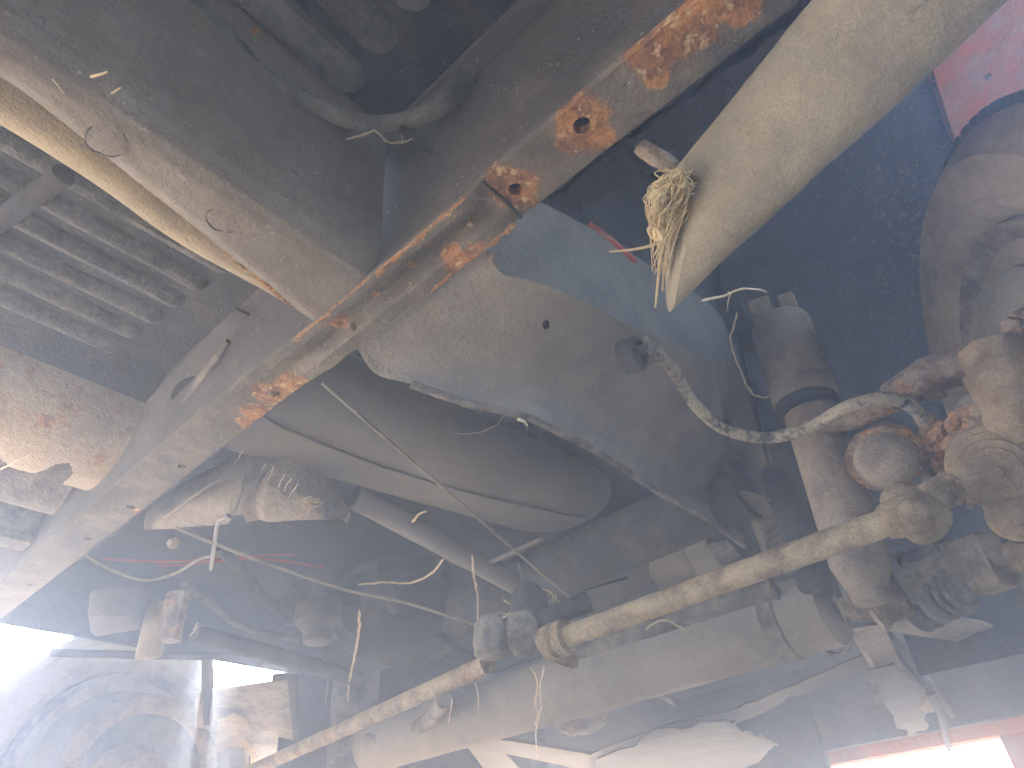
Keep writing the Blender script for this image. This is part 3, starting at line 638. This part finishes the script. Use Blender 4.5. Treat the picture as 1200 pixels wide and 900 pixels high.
part('drag_link', rough(tube(line(dl0, dl1, 20), .0105, 16), .0006, 60), M_dirty, label='grey drag link behind the tie rod')

# --- thin diagonal rod and slack cable
part('thin_rod', tube(line(A(378, 449, .40), A(722, 748, .30), 30), .0017, 8), M_cable, label='thin straight rod running down from the crossmember')
part('cable', tube(crom([A(205, 618, .40), A(290, 652, .40), A(400, 690, .395), A(480, 708, .39), A(565, 735, .38)], 8), .0023, 8), M_cable, label='slack grey cable crossing the dark centre')
# --- dark diagonal tubes, centre
part('centre_tube', rough(tube(line(A(415, 582, .482), A(672, 720, .385), 30), .0175, 20), .0012, 30), M_tank, label='dark round tube running forward in the centre')
part('flat_bar', rough(tube(line(A(560, 665, .43), A(635, 632, .43), 8), .006, 10, flat=(1, .5)), .0006, 60), M_tank)
# --- tank: long smooth rounded shape
def tank(u, v):
    x = .30 + .64*v; e = min(1, v/.10, (1-v)/.16); e = math.sqrt(max(0, 1-(1-e)**2))
    a = R(200)*u - R(10); w_ = .115*(.3+.7*e)*(1-.2*v); h_ = .078*(.15+.85*e)*(1-.15*v)
    yc = .66 - .09*v
    z = .545 - h_*max(0, math.sin(a))**.75*1.0
    return (x, yc - w_*math.cos(a), z + .006*math.sin(v*20)*0)
tk = part('tank', sheet(tank, 44, 60, (0, 0, .003)), M_tank, label='smooth dusty grey tank above the centre')
part('seam', rough(tube([Vector(tank(.40+.06*math.sin(v*4), v))+V(0, 0, -.002) for v in [.06+.86*i/40 for i in range(41)]], .0022, 8), .0006, 60), M_tank, tk)
# wrapped bag-like lump at the left end of it
def bag(u, v):
    px = 170 + 235*v; a = math.pi*u
    lo = A(px, 622 - 2*math.sin(v*3.1) - 14*v - (10 if .42 < v < .5 else 0)*1.0, .415)
    hi = A(px + 40*math.sin(v*3.1), 605 - 70*math.sin(v*math.pi)**.7 + 10*(v > .8), .475)
    q = lo.lerp(hi, u) + V(-.02, -.014, -.016)*math.sin(a)*math.sin(v*math.pi)**.5
    q += V(-1, -1, -1).normalized()*(.007*noise.noise(q*28)+.003*noise.noise(q*75))
    dd = abs(v-.52+.10*(u-.3)); q += V(.007, .005, .007)*math.exp(-(dd/.035)**2)
    return q
bg_ = part('wrapped_bundle', sheet(bag, 34, 90, (.012, .010, .02)), M_bag, label='pale dusty cloth-wrapped bundle tied under the tank')
part('cable_tie', rough(tube(crom([A(286, 552, .44), A(281, 580, .415), A(270, 605, .398), A(256, 612, .402), A(251, 640, .40), A(247, 668, .395)], 6), .0026, 8, flat=(1, .4)), .0003, 80), M_tie, bg_)
part('tie_head', obox(A(267, 606, .396), V(.004, 0, 0), V(0, .004, 0), V(0, 0, .003), .001), M_tie, bg_)
part('fold', rough(tube(crom([A(186, 612, .42), A(215, 590, .425), A(240, 572, .43), A(262, 560, .44)], 5), .0022, 8), .0014, 60), M_bag, bg_)

# --- far left clutter: red wires, hoses, brackets
part('red_wire', tube(crom([A(120, 655, .44), A(185, 658, .44), A(250, 656, .44), A(310, 655, .44), A(380, 665, .44)], 6), .0019, 8), M_redwire, label='red wire behind the cable tie')
part('red_wire', tube(crom([A(185, 663, .445), A(240, 660, .445), A(300, 651, .445), A(345, 650, .445)], 6), .0016, 8), M_redwire)
part('wire', tube(crom([A(100, 650, .43), A(130, 668, .43), A(170, 680, .43), A(205, 672, .43), A(235, 655, .43), A(260, 650, .43)], 6), .0022, 8), M_cable, label='loop of grey wire')
part('hose', tube(crom([A(215, 685, .42), A(250, 710, .41), A(285, 735, .40), A(350, 750, .39)], 6), .0055, 10), M_rubber, label='thin hose sagging towards the pump')
part('rod', rough(tube(line(A(255, 640, .43), A(322, 712, .41), 8), .008, 10), .001, 60), M_dark)
pb = part('pump', [rough(lathe(A(372, 735, .38), V(.1, 0, -1), [(-.05, .02), (-.045, .035), (-.01, .038), (0, .03), (.002, .024), (.022, .024), (.026, .019), (.027, .001)], 26), .002, 60)], M_web, label='dirty round pump body hanging in the centre left')
for i, (x, y) in enumerate(((335, 715), (350, 700), (385, 712), (345, 730), (395, 735))): part('lump', ball(A(x, y-8, .425), .017, .5, i+40), M_dark, pb)
gb = part('mount_bracket', [rough(obox(A(181, 738, .358), V(.013, -.011, 0), V(.006, .008, 0), V(0, 0, .040), .003), .003, 50)], M_gold, label='ochre mounting bracket at the far left')
part('rusty_flange', rough(obox(A(205, 722, .366), V(.008, -.010, 0), V(.010, .006, 0), V(0, 0, .036), .005), .005, 55), M_rusty, gb)
part('block', rough(obox(A(140, 715, .385), V(.026, -.026, 0), V(.018, .026, 0), V(0, 0, .026), .010, 3), .009, 38), M_web, gb)
part('stay', rough(tube(line(A(228, 742, .36), A(420, 795, .35), 12), .014, 12), .001, 40), M_dark)
part('stay', rough(tube(line(A(60, 765, .36), A(260, 770, .36), 12), .006, 12), .001, 40), M_dark)
part('splash_plate', rough(plate([A(228, 812, .32), A(336, 796, .32), A(348, 905, .262), A(228, 905, .262)], (.004, .01, .004)), .002, 40), M_dirty)
part('bar', rough(plate([A(236, 775, .345), A(246, 775, .345), A(246, 850, .28), A(238, 850, .28)], (.01, .01, .01)), .001, 40), M_dark)
part('bracket', rough(plate(jag([A(255, 845, .30), A(275, 835, .30), A(295, 850, .30), A(300, 905, .26), A(258, 905, .26), A(252, 870, .28)], .003, 5, 4), (.01, .01, .004)), .002, 60), M_caked, label='pale ragged bracket beside the far wheel')
part('backing_ring', rough(tube([V(.615, 1.33, .205)+(V(1, .05, 0)*math.cos(a)+zz*math.sin(a))*.125 for a in [R(10)+R(160)*i/40 for i in range(41)]], .016, 12, flat=(.5, 1)), .001, 40), M_caked, wl)
# --- dim castings in the centre
part('casting', rough(tube([A(455, 700, .46)+V(.07*math.cos(a), -.05*math.cos(a), .075*math.sin(a)) for a in [R(-30)+R(240)*i/30 for i in range(31)]], .012, 12), .002, 40), M_dark, label='dim curved casting in the centre')
part('casting', [blob(A(440, 700, .43), V(.02, -.014, 0), V(.01, .016, 0), V(0, 0, .04), .3, 2, 21), rough(tube(line(A(450, 665, .43), A(462, 720, .41), 6), .009, 10), .002, 60)], M_dark)
part('gearbox', blob(V(.86, .95, .44), V(.12, 0, 0), V(0, .12, 0), V(0, 0, .09), .25, 1.8, 3, 4), M_darker, label='dark steering box lost in shade')
part('stay', rough(tube(line(V(.95, .80, .50), V(1.9, .98, .38), 14), .02, 12), .001, 30), M_dark)
part('stay', rough(plate([A(320, 790, .33), A(345, 790, .33), A(350, 890, .27), A(300, 900, .27)], (.02, .02, .01)), .002, 30), M_dark)
part('casting', rough(tube(crom([A(520, 820, .27), A(500, 845, .262), A(470, 862, .26), A(430, 868, .262)], 6), .014, 12), .002, 40), M_dirty)
part('housing', [blob(A(680, 840, .255), V(.05, -.02, 0), V(.012, .03, 0), V(0, 0, .03), .22, 2, 33, 4)], M_bag, label='pale dented housing under the axle tube')
part('stay', rough(tube(line(A(755, 800, .24), A(790, 825, .235), 5), .004, 8), .0006, 80), M_dirty)
# panels crumpled behind the upper tube
for i, (pts, dz) in enumerate(([[(690, 640), (760, 640), (760, 700), (700, 720)], .46], [[(742, 650), (840, 610), (850, 680), (780, 700)], .47], [[(685, 690), (735, 680), (740, 735), (690, 740)], .40], [[(800, 640), (860, 615), (880, 690), (830, 700)], .42])):
    part('shield', rough(plate([A(x, y, dz+.01*k) for k, (x, y) in enumerate(pts)], (.01, .006, .008)), .008, 25, i), M_tank if i % 2 else M_dark)
part('slot_bracket', [rough(plate([A(828, 640, .36), A(852, 632, .36), A(868, 652, .35), A(845, 662, .345)], (.004, .004, .004)), .001, 50)], M_dirty)

# --- lower arm plate and front cross pieces at lower right
la = part('lower_arm', rough(plate([A(990, 722, .262), A(1040, 705, .262), A(1100, 722, .258), A(1230, 745, .26), A(1230, 770, .25), A(1120, 752, .25), A(1030, 738, .252)], (.012, .01, .012)), .0025, 30), M_shock, label='pinkish grey lower arm plate')
part('brace', rough(plate([A(1000, 735, .25), A(1035, 730, .25), A(1062, 790, .235), A(1100, 832, .225), A(1080, 838, .225), A(1030, 790, .235)], (.01, .01, .008)), .003, 35), M_shock, la)
part('brace', rough(tube(line(A(1040, 745, .262), A(1115, 835, .245), 8), .009, 10), .002, 50), M_dark, la)
# torn, hanging flap of underseal
rg = jag([A(1018, 785, .225), A(1050, 778, .226), A(1085, 812, .222), A(1078, 830, .22), A(1088, 850, .215), A(1065, 862, .212), A(1050, 845, .215), A(1035, 822, .218), A(1022, 832, .214), A(1030, 812, .22), A(1012, 800, .222)], .0055, 4, 9)
part('torn_flap', rough(plate(rg, (.004, .003, .002)), .003, 60), M_scale, label='torn grey flap of underseal hanging by the front')
part('hook', rough(tube(crom([A(1090, 812, .22), A(1103, 838, .212), A(1108, 862, .205), A(1113, 880, .2)], 5), lambda t: .008-.003*t, 10, flat=(1, .5)), .0008, 80), M_dark)
# long torn strip and big torn sheet
st1 = [A(1012, 768, .25), A(960, 790, .25), A(900, 815, .25), A(850, 835, .25), A(780, 850, .245), A(690, 885, .24)]
st2 = [A(1015, 785, .245), A(950, 808, .245), A(905, 828, .245), A(860, 850, .245), A(790, 868, .24), A(700, 902, .235)]
part('torn_strip', rough(loft([jag(st1, .002, 4, 2), jag(st2, .004, 4, 5)], (.003, .002, .003), 1), .002, 50), M_scale, label='long ragged strip of peeled sheet metal')
sh = jag([A(700, 890, .235), A(790, 852, .235), A(850, 842, .235), A(880, 858, .233), A(912, 872, .232), A(895, 888, .23), A(860, 905, .23), A(690, 920, .23)], .007, 6, 11)
part('torn_sheet', rough(plate(sh, (.004, .002, .003)), .003, 40), M_scale, label='pale torn sheet at the bottom edge')
part('cross_brace', rough(plate([A(540, 865, .27), A(570, 862, .27), A(620, 912, .25), A(575, 912, .25)], (.01, .01, .01)), .002, 30), M_tank)
part('cross_brace', rough(plate([A(520, 855, .26), A(700, 885, .255), A(700, 905, .25), A(520, 868, .255)], (.01, .01, .01)), .003, 30), M_tank)
# front panel and bumper
part('front_panel', box(2.0, 2.03, -.36, .64, .235, 1.0, .004), M_dark)
part('front_panel', box(2.0, 2.03, .642, 1.52, .10, 1.0, .004), M_dark)
part('front_panel', rough(box(1.3, 1.99, .20, 1.36, .43, .435, .001), .004, 20), M_seal)
part('bumper', rough(box(2.04, 2.10, -.40, .70, .205, .262, .012), .002, 9), M_redpanel, label='faded red front bumper edge')
part('valance', box(2.045, 2.07, -.40, .26, .05, .214, .006), M_red, label='sunlit red front valance')

# ------------------------------------------------------------------ dry stems, roots and straw caught in the underside (each lies or hangs by itself)
def strand(pts, r, mt, label, seed=0, name='straw', twig=0, taper=.5):
    pt = crom(pts, 7); rn = random.Random(seed)
    pt = [p + noise.noise_vector(p*70+Vector((seed, 0, 0)))*.0014 + noise.noise_vector(p*190+Vector((seed, 9, 0)))*.0007 for p in pt]
    r *= .82; ms = [tube(pt, lambda t: r*(1-taper*t)*(1+.25*noise.noise(Vector((t*14, seed, 0))))*min(1, .35+t*14), 6)]
    for k in range(twig):
        p = pt[rn.randrange(len(pt)//4, len(pt)-1)]
        q = p + Vector((rn.uniform(-1, 1), rn.uniform(-1, 1), rn.uniform(-1, .6)))*.014
        ms.append(tube(crom([p, p.lerp(q, .5)+V(0, 0, .002), q], 3), lambda t: r*.45*(1-.6*t), 5))
    return obj(name, ms, mt, None, label, 'straw' if name == 'straw' else 'root')
# bundle of dry grass stuffed in by the duct end
bm_ = []; rn = random.Random(21)
c0 = A(795, 205, .335)
for i in range(120):
    a = A(790+rn.uniform(-12, 22), 205+rn.uniform(-8, 16), .338+rn.uniform(-.012, .012))
    b = A(782+rn.uniform(-20, 22), 245+rn.uniform(-18, 22), .334+rn.uniform(-.012, .008))
    c = A(776+rn.uniform(-12, 10), 285+rn.uniform(-30, 40), .328+rn.uniform(-.008, .008))
    if i % 5 == 0: c = A(rn.uniform(758, 790), rn.uniform(225, 275), .33)
    pth = crom([a, a.lerp(b, .5)+Vector((rn.uniform(-1, 1), rn.uniform(-1, 1), rn.uniform(-1, 1)))*.010, b+Vector((rn.uniform(-1, 1), rn.uniform(-1, 1), rn.uniform(-1, 1)))*.003, c], 6)
    bm_.append(tube(pth, lambda t: .00058*(1-.5*t), 5))
for pts in ([(785, 215), (765, 232), (790, 250), (778, 262)], [(780, 262), (760, 268), (768, 280), (785, 275)], [(790, 270), (770, 285), (745, 292), (714, 295)], [(776, 285), (772, 320), (768, 360)], [(782, 280), (779, 310), (776, 340)]):
    bm_.append(tube(crom([A(x, y, .33) for x, y in pts], 6), lambda t: .0014*(1-.5*t), 5))
bm_.append(ball(A(774, 270, .329), .006, .5, 2, 2))
obj('grass_bundle', bm_, M_straw, None, 'frayed bundle of dry grass stuffed between duct end and frame', 'grass')
z_ = lambda l, dz: [A(x, y, dz) for x, y in l]
strand(z_([(822, 352), (850, 346), (875, 337), (898, 342)], .36), .0014, M_pale, 'thin dry stem bridging the duct end and the shock absorber top', 1, twig=2)
strand(z_([(864, 366), (856, 395), (862, 420), (872, 445), (883, 462), (898, 466)], .46), .0016, M_pale, 'crooked pale root dangling beside the shock absorber upper tube', 2, 'rootlet', 3, .3)
strand(z_([(848, 418), (845, 445), (842, 468)], .47), .0012, M_cable, 'short grey rootlet left of the crooked root, in shade', 3, 'rootlet', 3)
strand(z_([(520, 655), (505, 672), (480, 684), (455, 682), (420, 685)], .37), .0022, M_straw, 'curved golden stem hanging at the dark centre tube', 4, taper=.4)
strand(z_([(421, 715), (420, 745), (412, 785), (408, 812), (408, 848)], .34), .0026, M_straw, 'straight tan stalk hanging upright below the slack cable', 5, twig=3, taper=.3)
strand(z_([(553, 650), (556, 680), (560, 705), (558, 755)], .35), .0018, M_pale, 'faint thin root hanging over the left ball joint', 6, 'rootlet', 1)
strand(z_([(622, 782), (630, 800), (627, 825), (632, 838), (628, 858), (630, 890)], .205), .0014, M_pale, 'branching pale root hanging below the tie rod clamp', 7, 'rootlet', 5, .2)
strand(z_([(637, 780), (633, 805), (634, 830), (626, 850)], .205), .0012, M_pale, 'finer twin of the branching root under the tie rod clamp', 8, 'rootlet', 3, .2)
strand(z_([(557, 800), (561, 822), (560, 850), (562, 868)], .25), .0011, M_pale, 'thin wispy root hanging below the left tie rod', 9, 'rootlet', 3)
strand(z_([(530, 818), (526, 845), (520, 872)], .25), .0014, M_pale, 'knotty short root left of the wispy one', 10, 'rootlet', 7)
strand(z_([(756, 738), (768, 729), (785, 728), (802, 738), (812, 742)], .225), .0016, M_straw, 'bent tan twig lying across the drag link', 11, taper=.3)
strand(z_([(625, 690), (632, 705), (628, 725), (640, 738), (644, 748)], .31), .0012, M_pale, 'looping rootlet hanging from the thin rod end', 12, 'rootlet', 5)
strand(z_([(606, 658), (612, 680), (606, 690), (611, 700)], .32), .001, M_cable, 'tiny grey loop of root on the thin rod', 13, 'rootlet', 2)
strand(z_([(632, 690), (645, 694), (655, 705), (675, 722)], .31), .0016, M_straw, 'tan curl of root lying along the thin rod', 14, 'rootlet', 6)
strand(z_([(590, 702), (600, 712), (593, 722), (584, 727)], .32), .0014, M_pale, 'small knotted curl of root right of the centre tube', 15, 'rootlet', 3)
strand(z_([(405, 165), (430, 155), (441, 152), (452, 165), (470, 168), (483, 164)], .495), .0012, M_straw, 'wispy straw curled on the hose beside the ribs', 16, twig=4)
strand(z_([(530, 508), (560, 508), (578, 500), (592, 488)], .40), .0012, M_cable, 'thin grey stem under the curved rail lip', 17)
strand(z_([(605, 491), (612, 494), (619, 499)], .36), .0022, M_pale, 'small pale chip of straw on the curved rail lip', 18)
strand(z_([(0, 551), (15, 542), (35, 534)], .43), .0013, M_pale, 'pale straw at the left edge below the rusted outrigger', 19)
strand(z_([(380, 770), (384, 800), (378, 850)], .36), .0012, M_cable, 'faint grey strand hanging under the round pump', 20, 'rootlet', 2)
strand(z_([(232, 730), (228, 738), (222, 746)], .35), .001, M_pale, 'tiny forked straw beside the ochre bracket', 21, twig=3)
strand(z_([(483, 612), (490, 604), (500, 600)], .395), .0024, M_straw, 'short thick straw stub on top of the centre tube', 22)
strand(z_([(105, 92), (118, 88), (126, 86)], .3965), .0012, M_straw, 'straw sliver stuck flat on the frame rail near its top left', 23)
strand(z_([(128, 110), (135, 107), (141, 104)], .3965), .001, M_straw, 'shorter straw sliver below the other on the frame rail', 24)
strand(z_([(62, 92), (68, 100), (75, 110)], .3965), .0006, M_pale, 'hair-thin pale fibre on the frame rail underside', 25)
for i, (x, y, L) in enumerate(((285, 527, 16), (322, 548, 14), (334, 556, 13), (342, 560, 16), (350, 566, 18), (330, 566, 6), (312, 543, 9))):
    a, b = A(x, y, .425), A(x-L*.62, y+L*.95, .42)
    o = strand([a, a.lerp(b, .5), b], .0011, M_pale, 'pale straw bristle sticking out in a row above the cloth-wrapped bundle', 30+i)
    o['group'] = 'straw bristles above the wrapped bundle'
tuft = []; rn = random.Random(5)
for i in range(22):
    a = A(358+rn.uniform(-8, 8), 592+rn.uniform(-8, 6), .412); b = A(360+rn.uniform(-18, 22), 594+rn.uniform(-12, 12), .405)
    tuft.append(tube(crom([a, a.lerp(b, .6)+V(0, 0, rn.uniform(-.006, .006)), b], 4), .00045, 5))
obj('straw_tuft', tuft, M_straw, None, 'small tuft of straw at the right end of the wrapped bundle', 'straw')
obj('pebble', ball(A(203, 637, .41), .0075, .3, 3), M_caked, None, 'pale clod of dried mud hanging below the wrapped bundle', 'mud')

# ------------------------------------------------------------------ added haze volume, stands in for the lens-flare veil and lifts the blacks
hz = box(-4.8, 4.8, -4.8, 4.8, -Z0-1.0, 1.02, 0)
ho = obj('haze', hz, M_dark, kind='stuff'); ho.data.materials.clear()
hm = bpy.data.materials.new('haze'); hm.use_nodes = True; t = hm.node_tree
t.nodes.remove(t.nodes['Principled BSDF'])
pv = t.nodes.new('ShaderNodeVolumePrincipled'); pv.inputs['Color'].default_value = (.66, .77, 1.0, 1)
pv.inputs['Density'].default_value = HAZE_DENSITY; pv.inputs['Anisotropy'].default_value = .55
t.links.new(pv.outputs[0], t.nodes['Material Output'].inputs['Volume']); ho.data.materials.append(hm)
